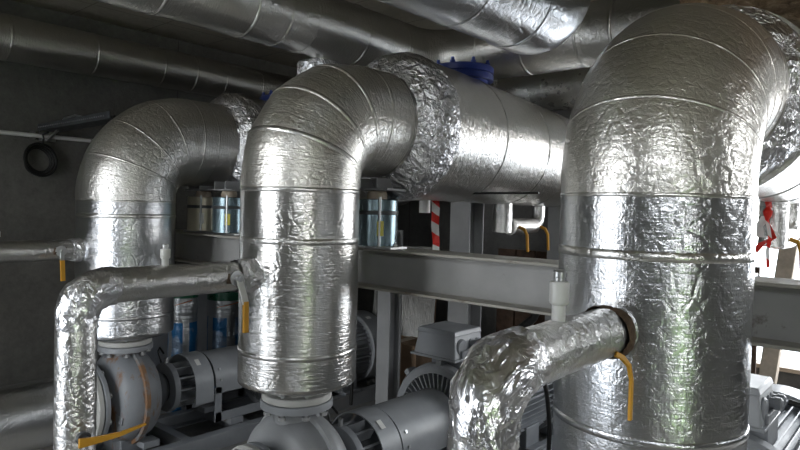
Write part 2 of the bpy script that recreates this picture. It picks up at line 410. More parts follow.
def vessel(k):
    AX = AXK[k]; q_ = .87 if k == 'r' else 1.0; x = LX[k]; sd = {'l': 11, 'm': 12, 'r': 13}[k]; r = .325
    lab = {'l': 'horizontal foil-wrapped header pipe behind the leftmost riser', 'm': 'horizontal foil-wrapped header pipe with the blue bolted flange on top, left of the nearest riser',
           'r': 'horizontal foil-wrapped header pipe behind the nearest riser, at the right edge'}[k]
    t = thing('insulated_header_pipe', lab, 'insulated pipe', (x, 0, 0), 'horizontal foil-wrapped header pipes')
    def ax(y): return AX - .055 * max(0, y - .9) / 1.5
    def rv(y): return .365 * q_ - .048 * (y - .75) / 1.7
    P = [Vector((0, p.y, ax(p.y))) for p in line((0, .725 + RO[k], AX), (0, 2.50, AX), .016)]; rd = [rv(p.y) for p in P]
    P += [Vector((0, y, ax(y))) for y in (2.52, 2.535, 2.54)]; rd += [rv(2.5) - .012, rv(2.5) - .05, rv(2.5) - .16]
    G().tube(P, rd, 130, .004, 6, sd, fine=.003).obj('pipe_jacket', 'foil_v', t, ang=80)
    for i, y in enumerate((1.12, 1.62, 1.95, 2.28)):
        band(G(), (0, y, ax(y)), (0, 1, 0), rv(y) + .001, .014, 120, .003, i + sd, .002).obj('seam_tape', 'tape', t, ang=80)
    # bolted blue flange on top
    cb = (0, 1.18, ax(1.18) + rv(1.18) - .03)
    fl = G().lathe([(.15, -.03), (.15, .015), (.175, .016), (.178, .02), (.178, .048), (.174, .052), (.17, .053), (.17, .056), (.178, .058), (.178, .088), (.172, .094), (.05, .1), (.03, .102)], 'z', cb, 48).obj('valve_flange', 'blue', t, label='blue painted bolted flange')
    for i in range(8):
        a = 2 * PI * (i + .3) / 8
        G().lathe([(.016, 0), (.016, .016), (.010, .017), (.010, .032), (.006, .034)], 'z', (cb[0] + .15 * math.cos(a), cb[1] + .15 * math.sin(a), cb[2] + .094), 6).obj('bolt', 'blue', fl, smooth=False)
    # drain manifold underneath, two levers
    g = G(); zb = ax(2) - rv(2) + .05
    g.tube(line((-.0, 1.66, zb), (0, 1.66, CZ - .145), .012), .062, 36, .004, 14, sd, fine=.003)
    g.obj('drain_stub', 'foil_b', t, ang=80)
    g = G(); q = join(line((.0, 2.13, zb), (0, 2.13, CZ - .02), .012), [Vector((0, 2.13 - .09 * (1 - math.cos(a)), CZ - .02 - .09 * math.sin(a))) for a in (R_(d) for d in range(15, 91, 15))])
    g.tube(q, .045, 32, .004, 14, sd + 1, fine=.003).obj('drain_stub', 'foil_b', t, ang=80)
    G().tube(line((0, 1.75, CZ - .11), (0, 2.05, CZ - .11), .012), .055, 32, .002, 12, sd, fine=.002).obj('manifold', 'foil_v', t, ang=80)
    for yy in (1.78, 2.06):
        G().tube([(0.05, yy, CZ - .11), (.085, yy + .01, CZ - .125), (.095, yy + .03, CZ - .16), (.10, yy + .035, CZ - .27)], [.011, .011, .010, .009], 10).obj('lever_handle', 'yellow', t)
    return t

def lever(t, pts, w=.02, th=.006, mat='yellow', up=(0, 1, 0), name='lever_handle', tip=None):
    g = G(); pts = [Vector(p) for p in pts]
    # flat strap that follows pts
    vs = []; n = len(pts)
    for i, p in enumerate(pts):
        d = (pts[min(n - 1, i + 1)] - pts[max(0, i - 1)]).normalized(); s = Vector(up).cross(d).normalized(); nn = d.cross(s).normalized()
        ww = w if tip is None else w + (tip - w) * i / (n - 1)
        for a, b in ((-1, -1), (1, -1), (1, 1), (-1, 1)): vs.append(p + s * a * ww / 2 + nn * b * th / 2)
    fs = [[3, 2, 1, 0], [4 * (n - 1) + i for i in range(4)]]
    for i in range(n - 1):
        for k in range(4): fs.append([4 * i + k, 4 * i + (k + 1) % 4, 4 * i + 4 + (k + 1) % 4, 4 * i + 4 + k])
    g.add(vs, fs); return g.obj(name, mat, t, bevel=.0015)

def branch(k):
    x = LX[k]; sd = {'l': 21, 'm': 22, 'r': 23}[k]; z = CZ - .29; r = .059; s = {'l': .91, 'm': .93, 'r': .83}[k]
    lab = {'l': 'small foil-wrapped branch pipe entering the leftmost riser from the left edge', 'm': 'thin foil-wrapped branch pipe bending down at the left and joining the middle riser',
           'r': 'foil-wrapped branch pipe with a crumpled bend and white vent, joining the nearest riser'}[k]
    t = thing('insulated_branch_pipe', lab, 'insulated pipe', (x, 0, 0), 'small foil-wrapped branch pipes')
    seg = 80 if k == 'r' else 56; st = .007 if k == 'r' else .012
    P = line((0, -s + .10, z), (0, -.235, z), st)
    G().tube(P, r, seg, .003, 9, sd, fine=.0028).obj('horizontal_jacket', 'foil_b', t, ang=80)
    E0 = arc((0, -s + .09, z - .09), (0, -1, 0), (0, 0, 1), .09, 3)
    E = join(*[line(E0[i], E0[i + 1], .011) for i in range(3)])
    E = join(line((0, -s, z - .13), (0, -s, z - .09), .01), E, line((0, -s + .09, z), (0, -s + .125, z), .01))
    n = len(E); rr = [r + .004 + .003 * math.sin(PI * i / (n - 1)) for i in range(n)]
    G().tube(E, rr, seg, .008, 13, sd + 4, fine=.010).obj('elbow_jacket', 'crinkle_el', t, ang=30)
    P = line((0, -s, PZ + .175), (0, -s, z - .11), st * 1.3)
    G().tube(P, r + .003, seg, .003, 8, sd + 2, fine=.002).obj('drop_jacket', 'foil_b', t, ang=80)
    # where the branch enters the riser: gathered foil collar
    P = [Vector((0, -.33 + .012 * i, z)) for i in range(10)]; rr = [r + .004 + .0016 * i for i in range(10)]
    if k != 'r': G().tube(P, rr, seg, .006, 14, sd + 7, caps=False, fine=.007).obj('entry_collar', 'crinkle', t, ang=30)
    vy = {'l': -.40, 'm': -.37, 'r': -.315}[k]
    if k == 'r':
        P = [Vector((0, vy + .0085 * i, z)) for i in range(6)]
        G().tube(P, [.060, .065, .067, .068, .066, .060], 60, .009, 22, 3, caps=False, fine=.006).obj('lagging_strip', 'brown', t, ang=60, label='ragged brown strip between two foil sleeves')
        lever(t, [(.050, vy - .045, z - .035), (.062, vy - .030, z - .045), (.070, vy - .012, z - .065), (.072, vy, z - .10), (.072, vy, z - .195)], .0125, .008, up=(1, 0, 0))
    else:
        G().lathe([(.02, 0), (.026, .01), (.03, .03), (.012, .032), (.012, .055), (.004, .056)], 'x', (.045, vy, z), 14).obj('valve_stem', 'steel', t)
        G().tube([(.054, vy - .02 , z + .012), (.063, vy - .03, z - .01), (.062, vy + .02, z - .015), (.062, vy + .02, z + .02)], .012, 8, .004, 40, 3).obj('valve_opening', 'brown', t)
        if k == 'm':
            lever(t, [(.085, vy, z + .015), (.09, vy + .005, z - .02), (.095, vy + .02, z - .07), (.097, vy + .025, z - .10)], .026, .008, 'label', up=(1, 0, 0), name='lever_shank')
            lever(t, [(.097, vy + .025, z - .09), (.097, vy + .027, z - .21)], .022, .012, up=(1, 0, 0))
        else:
            lever(t, [(.085, vy, z + .01), (.088, vy, z - .03), (.09, vy, z - .055)], .022, .006, 'steel', up=(1, 0, 0), name='lever_shank')
            lever(t, [(.09, vy, z - .05), (.09, vy + .005, z - .165)], .024, .010, up=(1, 0, 0))
    # white vent fitting
    wy = {'l': -.69, 'm': -.625, 'r': -.55}[k]; fs = {'l': .62, 'm': .72, 'r': 1}[k]
    v = G().lathe([(a * (.5 + .5 * fs), b * fs) for a, b in [(.0145, -.01), (.0145, .032), (.019, .036), (.0205, .04), (.0205, .078), (.019, .082), (.011, .083), (.006, .084)]], 'z', (0, wy, z + r), 28).obj('vent_fitting', 'white', t, label='white plastic vent fitting')
    G().lathe([(a * (.5 + .5 * fs), b * fs) for a, b in [(.012, .08), (.012, .090), (.0135, .091), (.0135, .103), (.009, .107), (.004, .107)]], 'z', (0, wy, z + r), 20).obj('vent_cap', 'steel', v)
    if k in 'lm':     # lever on the drop
        zz = CZ - .765
        G().lathe([(.022, 0), (.022, .025), (.012, .026), (.012, .05), (.005, .051)], 'x', (.05, -s, zz), 16).obj('valve_stem', 'dark', t)
        lever(t, [(.105, -s - .03, zz + .002), (.108, -s + .02, zz), (.108, -s + .10, zz), (.108, -s + .185, zz + .012)], .030, .012, up=(1, 0, 0), tip=.006)
    return t

def flange_bolts(parent, c, r, n, z0, z1, mat='steel', axis='z'):
    for i in range(n):
        a = 2 * PI * (i + .5) / n
        if axis == 'z': p = (c[0] + r * math.cos(a), c[1] + r * math.sin(a), c[2])
        else: p = (c[0] + r * math.cos(a), c[1], c[2] + r * math.sin(a))
        G().lathe([(.017, z0), (.017, z0 + .014), (.009, z0 + .015), (.009, z1 - .015), (.017, z1 - .014), (.017, z1)], axis, p, 6).obj('bolt', mat, parent, smooth=False)

PZ = CZ - 1.20
def pump(k):
    x = LX[k]; mat = 'pump' if k == 'l' else 'pump_clean'
    lab = {'l': 'grey cast pump with rust streaks on its casing, under the leftmost riser', 'm': 'grey cast pump under the white flange of the middle riser',
           'r': 'grey cast pump under the nearest riser, almost out of the picture'}[k]
    t = thing('centrifugal_pump', lab, 'pump', (x, 0, 0), 'grey pumps in a row'); CZ = globals()['CZ'] + (.025 if k == 'm' else 0)
    def sp(a):   # spiral growth
        return 1 + .16 * ((a / (2 * PI)) % 1)
    G().lathe([(.03, -.15), (.12, -.15), (.15, -.13), (.19, -.125), (.225, -.115), (.250, -.085), (.262, -.05), (.266, 0), (.262, .05), (.250, .085), (.225, .115), (.19, .125), (.15, .13), (.13, .16), (.03, .16)], 'y', (0, 0, PZ), 72, lambda a: 1 + .10 * (.5 + .5 * math.cos(a - 1.2))).obj('volute_casing', mat, t)
    G().lathe([(.272, -.012), (.288, -.012), (.288, .012), (.272, .012)], 'y', (0, 0, PZ), 72, lambda a: 1 + .10 * (.5 + .5 * math.cos(a - 1.2))).obj('casing_seam', 'rusty' if k == 'l' else mat, t)
    G().tube([(0.02, 0, PZ + .1), (0.01, 0, PZ + .2), (0, 0, PZ + .27), (0, 0, CZ - .885)], [.15, .12, .10, .10], 40).obj('discharge_neck', mat, t)
    f = G().lathe([(.10, -.91), (.148, -.909), (.158, -.905), (.158, -.878), (.155, -.874), (.10, -.874)], 'z', (0, 0, CZ), 56).obj('lower_flange', 'motor_lt', t)
    f2 = G().lathe([(.10, -.872), (.148, -.872), (.152, -.868), (.152, -.846), (.148, -.842), (.115, -.841), (.105, -.815), (.10, -.80), (.10, -.78)], 'z', (0, 0, CZ), 56).obj('upper_flange', 'flange_w', t, label='pale upper flange ring')
    flange_bolts(f2, (0, 0, CZ), .130, 8, -.935, -.82)
    # suction side
    G().tube([(0, -.12, PZ), (0, -.16, PZ), (0, -.185, PZ)], [.15, .13, .13], 40).obj('suction_neck', mat, t)
    s1 = G().lathe([(a * (1 if k == 'l' or a < .2 else .86), b) for a, b in [(.12, -.212), (.225, -.212), (.23, -.208), (.23, -.186), (.225, -.182), (.12, -.182)]], 'y', (0, 0, PZ), 56).obj('suction_flange', 'motor_lt', t)
    G().lathe([(a * (1 if k == 'l' or a < .2 else .86), b) for a, b in [(.12, -.250), (.225, -.250), (.23, -.246), (.23, -.222), (.225, -.218), (.12, -.218)]], 'y', (0, 0, PZ), 56).obj('suction_flange', 'flange_w', t)
    flange_bolts(s1, (0, 0, PZ), .20 if k == 'l' else .172, 8, -.272, -.165, axis='y')
    # ribs + foot
    for a in range(5):
        th = R_(200 + 35 * a)
        g = G(); d = Vector((math.cos(th), 0, math.sin(th)))
        g.bar(Vector((0, -.14, PZ)) + d * .13, Vector((0, -.115, PZ)) + d * .24, .012, .05)
        g.obj('casing_rib', mat, t, bevel=.003)
    G().box((0, 0, .245), (.24, .16, .15)).obj('foot', mat, t, bevel=.008)
    # bearing bracket with cooling fins
    G().tube([(0, .15, PZ), (0, .20, PZ), (0, .24, PZ), (0, .30, PZ), (0, .44, PZ)], [.15, .13, .09, .085, .08], 36).obj('bearing_bracket', 'dark', t)
    g = G()
    for i in range(12):
        a = 2 * PI * i / 12; d = Vector((math.cos(a), 0, math.sin(a)))
        g.bar(Vector((0, .29, PZ)) + d * .11, Vector((0, .43, PZ)) + d * .11, .075, .012, up=d.cross(Vector((0, 1, 0))))
    g.lathe([(.08, .25), (.155, .252), (.158, .27), (.158, .288), (.08, .29)], 'y', (0, 0, PZ), 40)
    g.obj('bearing_fins', 'motor', t, bevel=.002)
    G().tube([(.0, .27, PZ + .15), (0, .27, PZ + .19)], .012, 8).obj('oil_plug', 'steel', t, smooth=False)
    G().tube([(-.06, .27, PZ + .14), (-.09, .26, PZ + .22), (-.05, .25, PZ + .25), (.0, .25, PZ + .22)], .006, 8).obj('vent_hose', 'black', t)
    return t

def guard(k):
    x = LX[k]
    lab = {'l': 'grey sheet coupling guard with an open side window, behind the rusty pump', 'm': 'grey rounded coupling guard between the middle pump and its finned motor', 'r': 'grey coupling guard behind the nearest riser'}[k]
    t = thing('coupling_guard', lab, 'machine guard', (x, 0, 0), 'coupling guards between pumps and motors')
    r = .185
    g = G()
    # front drum
    def arch(rad, y0, y1, th, zlow, name, mat, parent, full=False):
        n = 28; out = []; inn = []
        out.append((rad, zlow)); inn.append((rad - th, zlow))
        for i in range(n + 1):
            a = PI * i / n; out.append((rad * math.cos(a), PZ + rad * math.sin(a))); inn.append(((rad - th) * math.cos(a), PZ + (rad - th) * math.sin(a)))
        out.append((-rad, zlow)); inn.append((-rad + th, zlow))
        gg = G(); q = out + inn[::-1]
        m_ = len(out); vs = [Vector((a, y0, b)) for a, b in out] + [Vector((a, y0, b)) for a, b in inn] + [Vector((a, y1, b)) for a, b in out] + [Vector((a, y1, b)) for a, b in inn]
        fs = []
        for i in range(m_ - 1):
            fs += [[i, i + 1, m_ + i + 1, m_ + i], [2 * m_ + i + 1, 2 * m_ + i, 3 * m_ + i, 3 * m_ + i + 1],
                   [i + 1, i, 2 * m_ + i, 2 * m_ + i + 1], [m_ + i, m_ + i + 1, 3 * m_ + i + 1, 3 * m_ + i]]
        for i in (0, m_ - 1): fs.append([i, m_ + i, 3 * m_ + i, 2 * m_ + i])
        gg.add(vs, fs); return gg.obj(name, mat, parent)
    arch(r + .010, .37, .50, .006, PZ - .10, 'front_hood', 'motor_lt', t)
    arch(r, .52, .99, .006, PZ - .02, 'top_cover', 'motor_lt', t)
    for sx in (-1, 1):
        g = G(); xx = sx * (r - .003); zl = .30; zt = PZ - .02
        g.box((xx, .54, (zl + zt) / 2), (.006, .05, zt - zl)); g.box((xx, .97, (zl + zt) / 2), (.006, .05, zt - zl))
        g.box((xx, .755, zl + .03), (.006, .47, .06)); g.box((xx, .755, zt - .02), (.006, .47, .04))
        g.obj('side_frame', 'motor_lt', t)
    for i, (yy, a) in enumerate(((.56, 30), (.95, 30), (.56, 8), (.95, 8))):
        d = Vector((math.cos(R_(a)), 0, math.sin(R_(a))))
        c = Vector((0, yy, PZ)) + d * (r + .001)
        G().bar(c, c + d * .006, .014).obj('screw', 'steel', t)
    G().cyl((0, .44, PZ), (0, .68, PZ), .07, 24).obj('coupling', 'dark', t)
    d = Vector((math.cos(R_(52)), 0, math.sin(R_(52)))); c = Vector((0, .42, PZ)) + d * (r + .013)
    G().bar(c, c + d * .001, .03, .05).obj('sticker', 'label', t, smooth=False)
    return t

def motor(k):
    x = LX[k]; Y0 = 1.02; Y1 = 2.12; r = .235
    lab = {'l': 'large grey electric motor whose round rear cowl shows right of the middle riser', 'm': 'grey finned electric motor with a terminal box, in front of the leaning foil panel', 'r': 'grey finned electric motor at the right edge under the window'}[k]
    t = thing('electric_motor', lab, 'motor', (x, 0, 0), 'grey electric motors driving the pumps')
    G().cyl((0, Y0 + .06, PZ), (0, Y1 - .2, PZ), r, 64).obj('motor_body', 'motor', t)
    g = G()
    nf = 48
    for i in range(nf):
        a = 2 * PI * (i + .5) / nf; d = Vector((math.cos(a), 0, math.sin(a)))
        if abs(math.cos(a)) < .25 and math.sin(a) < 0: continue
        g.bar(Vector((0, Y0 + .08, PZ)) + d * (r + .018), Vector((0, Y1 - .22, PZ)) + d * (r + .018), .05, .006, up=d.cross(Vector((0, 1, 0))))
    g.obj('cooling_fins', 'motor', t)
    # drive end shield : rim, hub, radial spokes over a dark back
    e = G().lathe([(.262, Y0), (.305, Y0), (.315, Y0 + .008), (.318, Y0 + .05), (.30, Y0 + .075), (.255, Y0 + .08), (.255, Y0 + .03), (.262, Y0 + .02)], 'y', (0, 0, PZ), 72)
    e = G()
    prof = [(.262, Y0), (.300, Y0 - .004), (.312, Y0 + .006), (.318, Y0 + .05), (.30, Y0 + .075), (.258, Y0 + .078)]
    seg = 72; vs = []
    for rr, yy in prof + [(.258, Y0 + .02)]:
        for q in range(seg):
            a = 2 * PI * q / seg; vs.append((rr * math.cos(a), yy, PZ + rr * math.sin(a)))
    n = len(prof) + 1; fs = []
    for i in range(n):
        for q in range(seg):
            q2 = (q + 1) % seg; i2 = (i + 1) % n
            fs.append([i * seg + q2, i * seg + q, i2 * seg + q, i2 * seg + q2])
    e.add(vs, fs); es = e.obj('end_shield', 'motor_lt', t)
    g = G(); ns = 44
    for i in range(ns):
        a = 2 * PI * i / ns; d = Vector((math.cos(a), 0, math.sin(a)))
        g.bar(Vector((0, Y0 + .02, PZ)) + d * .15, Vector((0, Y0 + .02, PZ)) + d * .265, .035, .009, up=d.cross(Vector((0, 1, 0))))
    g.obj('radial_grille', 'motor', es)
    G().lathe([(.03, Y0 - .02), (.10, Y0 - .02), (.15, Y0 - .005), (.158, Y0 + .02), (.158, Y0 + .055), (.03, Y0 + .06)], 'y', (0, 0, PZ), 48).obj('bearing_cap', 'motor_lt', es)
    for a in (45, 90, 135, 225, 315):
        d = Vector((math.cos(R_(a)), 0, math.sin(R_(a)))); c = Vector((0, Y0 + .03, PZ)) + d * .325
        G().bar(c + Vector((0, -.03, 0)), c + Vector((0, .045, 0)), .035, .03, up=d).obj('mounting_lug', 'motor_lt', es, bevel=.005)
    # rear cowl
    G().lathe([(.22, Y1 - .2), (.285, Y1 - .2), (.295, Y1 - .195), (.297, Y1 - .03), (.285, Y1 - .008), (.25, Y1), (.04, Y1 + .004)], 'y', (0, 0, PZ), 72).obj('fan_cowl', 'motor_lt', t)
    d = Vector((math.cos(R_(62)), 0, math.sin(R_(62)))); c = Vector((0, Y1 - .12, PZ)) + d * .2975
    G().bar(c, c + d * .0015, .05, .03).obj('sticker', 'label', t, smooth=False)
    # terminal box
    tb = G(); zb = PZ + .325
    tb.box((0, Y0 + .19, zb - .01), (.22, .22, .16)).obj('box_neck', 'motor', t, bevel=.006)
    b = G(); b.box((-.05, Y0 + .17, zb + .085), (.30, .30, .14), taper=(.86, .86)); bo = b.obj('terminal_box', 'motor_lt', t, bevel=.008)
    G().box((-.05, Y0 + .17, zb + .165), (.275, .275, .03), taper=(.93, .93)).obj('box_lid', 'motor_lt', bo, bevel=.006)
    G().box((-.05, Y0 + .17, zb + .022), (.325, .325, .014)).obj('box_rim', 'motor_lt', bo, bevel=.003)
    G().lathe([(.05, 0), (.05, .012), (.043, .02), (.02, .021)], 'x', (.078, Y0 + .10, zb + .085), 28).obj('blanking_plug', 'motor', bo)
    for q, yy in enumerate((.20, .26)):
        gl = G().lathe([(.03, 0), (.03, .012), (.022, .013), (.022, .03), (.027, .031), (.027, .055), (.018, .062), (.008, .063)], 'x', (.078, Y0 + yy, zb + .095), 10).obj('cable_gland', 'motor', bo, smooth=False)
    cab = [(.15, Y0 + .26, zb + .095), (.27, Y0 + .27, zb + .09), (.36, Y0 + .34, zb + .03), (.42, Y0 + .45, zb - .1), (.44, Y0 + .5, zb - .35), (.44, Y0 + .5, .25)]
    if k == 'r': cab = [(.15, Y0 + .26, zb + .095), (.27, Y0 + .27, zb + .075), (.40, Y0 + .30, zb + .06), (.60, Y0 + .34, zb + .10), (.9, Y0 + .4, zb + .12), (1.3, Y0 + .5, zb + .1)]
    pts = [Vector(p) for p in cab]; cr = []
    for i in range(len(pts) - 1):
        p0, p1, p2, p3 = pts[max(0, i - 1)], pts[i], pts[i + 1], pts[min(len(pts) - 1, i + 2)]
        for j in range(6):
            u = j / 6; cr.append(.5 * ((2 * p1) + (p2 - p0) * u + (2 * p0 - 5 * p1 + 4 * p2 - p3) * u * u + (3 * p1 - p0 - 3 * p2 + p3) * u ** 3))
    cr.append(pts[-1]); G().tube(cr, .013, 12).obj('power_cable', 'black', t)
    eb = [(.0 + .03 * math.cos(a), Y0 + .5, PZ + r + .05 + .03 * math.sin(a)) for a in (2 * PI * i / 20 for i in range(21))]
    G().tube(eb, .008, 8).obj('lifting_eye', 'steel', t)
    for sx in (-1, 1):
        for yy in (Y0 + .18, Y1 - .42):
            g = G(); g.box((sx * .19, yy, .345), (.10, .16, .13)); g.box((sx * .22, yy, .275), (.14, .18, .022)); g.obj('foot', 'motor', t, bevel=.006)
    return t

def base(k):
    x = LX[k]
    t = thing('steel_base_frame', {'l': 'grey steel channel base frame under the leftmost pump', 'm': 'grey steel channel base frame under the middle pump', 'r': 'grey steel channel base frame under the nearest pump'}[k], 'base frame', (x, 0, 0), 'pump base frames')
    for sx in (-1, 1):
        g = G(); xx = sx * .29
        g.box((xx, 1.0, .215), (.012, 2.5, .10)); g.box((xx - sx * .03, 1.0, .26), (.07, 2.5, .010)); g.box((xx - sx * .03, 1.0, .17), (.07, 2.5, .010))
        g.obj('side_channel', 'motor_lt', t, bevel=.002)
    for yy in (-.24, .3, .75, 1.2, 1.8, 2.24):
        G().box((0, yy, .215), (.55, .06, .085)).obj('cross_member', 'motor_lt', t, bevel=.002)
    for yy in (.02, .62): 
        for sx in (-1, 1):
            g = G(); g.box((sx * .16, yy + .05, .285), (.10, .10, .04)); g.obj('mounting_block', 'motor_lt', t, bevel=.003)
    p = G().box((x, 1.0, .0825), (.8, 2.7, .165)).obj('concrete_plinth', 'plinth', bevel=.01)
    tag(p, {'l': 'low concrete plinth carrying the leftmost pump frame', 'm': 'low concrete plinth carrying the middle pump frame', 'r': 'low concrete plinth carrying the nearest pump frame'}[k], 'plinth', 'pump plinths')

for k in 'lmr':
    riser(k); vessel(k); branch(k); pump(k); guard(k); motor(k); base(k)
    x = LX[k]
    t = thing('insulated_suction_pipe', {'l': 'thick foil-wrapped suction pipe low at the bottom left corner', 'm': 'thick foil-wrapped suction pipe in front of the middle pump', 'r': 'thick foil-wrapped suction pipe in front of the nearest pump'}[k], 'insulated pipe', (x, 0, 0), 'foil-wrapped suction pipes')
    P = line((0, -2.6, PZ), (0, -.26, PZ), .03)
    G().tube(P, .185, 72, .004, 6, 31 + x, fine=.003).obj('pipe_jacket', 'foil_l', t, ang=80)
    band(G(), (0, -1.6, PZ), (0, 1, 0), .186, .05, 72, .003, 1).obj('seam_tape', 'tape', t, ang=80)

# ------------------------------------------------------------------ spring hangers on the beam
BT = CZ - .205                      # top of beam
def hanger(x, y, mat, lab, green=False):
    t = thing('spring_hanger', lab, 'pipe support', (x, y, BT), 'spring hangers standing on the steel beam')
    G().box((0, 0, .0075), (.30, .12, .013)).obj('base_plate', 'steel', t, bevel=.002)
    G().lathe([(.10, .014), (.103, .016), (.103, .235), (.099, .24), (.03, .241)], 'z', (0, 0, 0), 44).obj('spring_can', mat, t)
    G().lathe([(.1045, .165), (.106, .167), (.106, .183), (.1045, .185)], 'z', (0, 0, 0), 44).obj('clamp_band', 'dark', t)
    G().lathe([(.05, .24), (.05, .262), (.045, .28), (.02, .281)], 'z', (0, 0, 0), 24).obj('load_column', 'wood_pale', t)
    g = G(); g.box((0, 0, .287), (.26, .14, .010)); g.box((-.06, 0, .315), (.010, .14, .05)); g.box((.06, 0, .315), (.010, .14, .05))
    g.obj('pipe_saddle', 'col', t, bevel=.001)
    for a in (-40, 140):
        d = Vector((math.cos(R_(a)), math.sin(R_(a)), 0)) * .112
        G().cyl(d + Vector((0, 0, .015)), d + Vector((0, 0, .25)), .007, 10).obj('tie_rod', 'steel', t)
    G().box((.085, -.065, .10), (.02, .03, .07), Matrix.Rotation(R_(-38), 3, 'Z')).obj('sticker', 'ylabel' if mat == 'can' else 'label', t)
    for sx in (-1, 1): G().lathe([(.012, .014), (.012, .026), (.006, .027), (.006, .036)], 'z', (sx * .125, 0, 0), 6).obj('bolt', 'steel', t, smooth=False)
    return t
BY = .53
hanger(-1.49, BY - .06, 'can', 'blue-grey spring hanger canister standing on the beam right of the middle riser')
hanger(-3.15, BY, 'can_cream', 'cream spring hanger canister on the beam, framed by the leftmost bend')
hanger(-2.85, BY, 'can', 'blue-grey canister on the beam beside the cream one, half hidden by the middle riser')
hanger(0.0, BY, 'can', 'spring hanger canister on the beam behind the nearest riser')

# ------------------------------------------------------------------ steel beam and columns
bx0, bx1 = -4.75, 3.6
t = thing('steel_beam', 'long grey steel I-beam running across behind the riser pipes', 'beam', (0, BY, 0))
G().box(((bx0 + bx1) / 2, 0, BT - .1), (bx1 - bx0, .010, .185)).obj('beam_web', 'beam', t)
for z_, n_ in ((BT - .006, 'top_flange'), (BT - .196, 'bottom_flange')):
    G().box(((bx0 + bx1) / 2, 0, z_), (bx1 - bx0, .20, .012)).obj(n_, 'beam_top', t, bevel=.002)
def column(x, y, lab, w=.14, z1=BT - .2, name='steel_column', rot=0, z0=0.0):
    t = thing(name, lab, 'column', (x, y, 0), 'grey steel columns', rot)
    g = G(); g.box((0, 0, (z0 + z1) / 2), (.009, w, z1 - z0))
    g.obj('column_web', 'col', t)
    for s in (-1, 1): G().box((0, s * w / 2, (z0 + z1) / 2), (w, .011, z1 - z0)).obj('column_flange', 'col', t, bevel=.001)
    G().box((0, 0, .008), (w + .1, w + .1, .016)).obj('base_plate', 'col', t)
column(-2.40, 1.60, 'slim grey steel column right of the middle riser, running down beside the motor', .12, CZ - .17)
column(-1.98, 1.95, 'wide grey steel column seen above and below the beam, behind the small drain levers', .17, 3.25)
column(-1.60, 2.66, 'grey steel column next to the dark boards, behind the terminal box', .14, 2.2)
column(-4.45, BY, 'grey steel column carrying the left end of the beam', .14)
column(2.9, BY, 'grey steel column carrying the right end of the beam', .14)

# ------------------------------------------------------------------ overhead ducts
def duct(name, lab, P, r, seams, seed, mat='foil_d', seg=90, group='foil-wrapped pipes under the ceiling', amp=.004):
    t = thing(name, lab, 'insulated pipe', (0, 0, 0), group)
    G().tube(P, r, seg, amp, 4, seed, fine=.0012).obj('pipe_jacket', mat, t, ang=80)
    for i, (c, d) in enumerate(seams): band(G(), c, d, r + .001, .02, seg, .003, i + seed, .002).obj('seam_tape', mat, t, ang=80)
    return t
Y = (0, 1, 0); X = (1, 0, 0)
z = CZ + 1.15
duct('insulated_ceiling_pipe', 'long dark foil-wrapped pipe under the ceiling at the top left, along the wall', line((-4.52, -3.4, z), (-4.52, 3.1, z), .04), .165,
     [((-4.52, yy, z), Y) for yy in (-.75, -.25, .35, .9, 1.2, 1.5, 1.9, 2.4)], 41, 'foil_d')
z = CZ + 1.0
P = join(line((-2.05, -3.4, z), (-2.05, 1.3, z), .03), [Vector((-2.05 + .3 * (1 - math.cos(a)), 1.3 + .3 * math.sin(a), z)) for a in (R_(q) for q in range(9, 91, 9))], line((-1.75, 1.6, z), (2.6, 1.6, z), .03))
duct('insulated_ceiling_pipe', 'foil-wrapped ceiling pipe running from the top left and turning across behind the blue flange', P, .175,
     [((-2.05, yy, z), Y) for yy in (-.9, -.4, .05, .25, .42, .8, 1.15)] + [((xx, 1.6, z), X) for xx in (-1.6, -1.3, -.95, -.75, -.4, 0)], 42, 'foil_d')
z = CZ + .91
P = join(line((-.84, -3.2, z), (-.84, .72, z), .03), arc((-.84, .72, z + .24), (0, 0, -1), (0, 1, 0), .24, 12), line((-.84, .96, z + .24), (-.84, .96, 3.3), .03))
duct('insulated_ceiling_pipe', 'shiny foil-wrapped ceiling pipe at top centre, turning up into the ceiling', P, .2,
     [((-.84, yy, z), Y) for yy in (-.6, -.15, .2, .6)], 43, 'foil_r')
# dull pipe run further back
z = CZ + .90
duct('insulated_ceiling_pipe', 'dull grey foil-wrapped pipe running across in the dark behind the blue flange', line((-4.4, 2.45, z), (2.6, 2.45, z), .05), .16, [((xx, 2.45, z), X) for xx in (-2, -1, 0)], 44, 'foil_back')
g = G(); g.box((-.5, 2.9, CZ + .70), (8.6, .05, .012)); g.box((-.5, 2.87, CZ + .76), (8.6, .008, .13)); g.box((-.5, 2.9, CZ + .82), (8.6, .05, .012))
tag(g.obj('steel_channel', 'beam'), 'dark steel channel rail running across in front of the back wall', 'rail')
# crinkled foil valve jacket hanging below the second ceiling pipe
t = thing('foil_valve_jacket', 'small crumpled foil jacket poking up behind the middle bend', 'insulation jacket', (-2.15, .66, 0))
P = [Vector((0, 0, CZ + .50 + .018 * i)) for i in range(19)]; rr = [.11] + [.135] * 17 + [.12]
G().tube(P, rr, 60, .012, 16, 4, fine=.012).obj('crumpled_jacket', 'crinkle', t, ang=25)
G().tube([(0, 0, CZ + .80), (.08, 0, CZ + .92)], .05, 16).obj('connecting_stub', 'foil_b', t)
# bare mineral wool lagging behind/above the nearest riser
P = line((-.22, 1.10, CZ + 1.01), (1.9, 1.10, CZ + 1.01), .03)
G_ = G().tube(P, .29, 90, .05, 5, 8, fine=.03)
w = G_.obj('mineral_wool_lagging', 'wool', ang=70); tag(w, 'lump of bare brown mineral wool lagging at the top right corner', 'insulation')

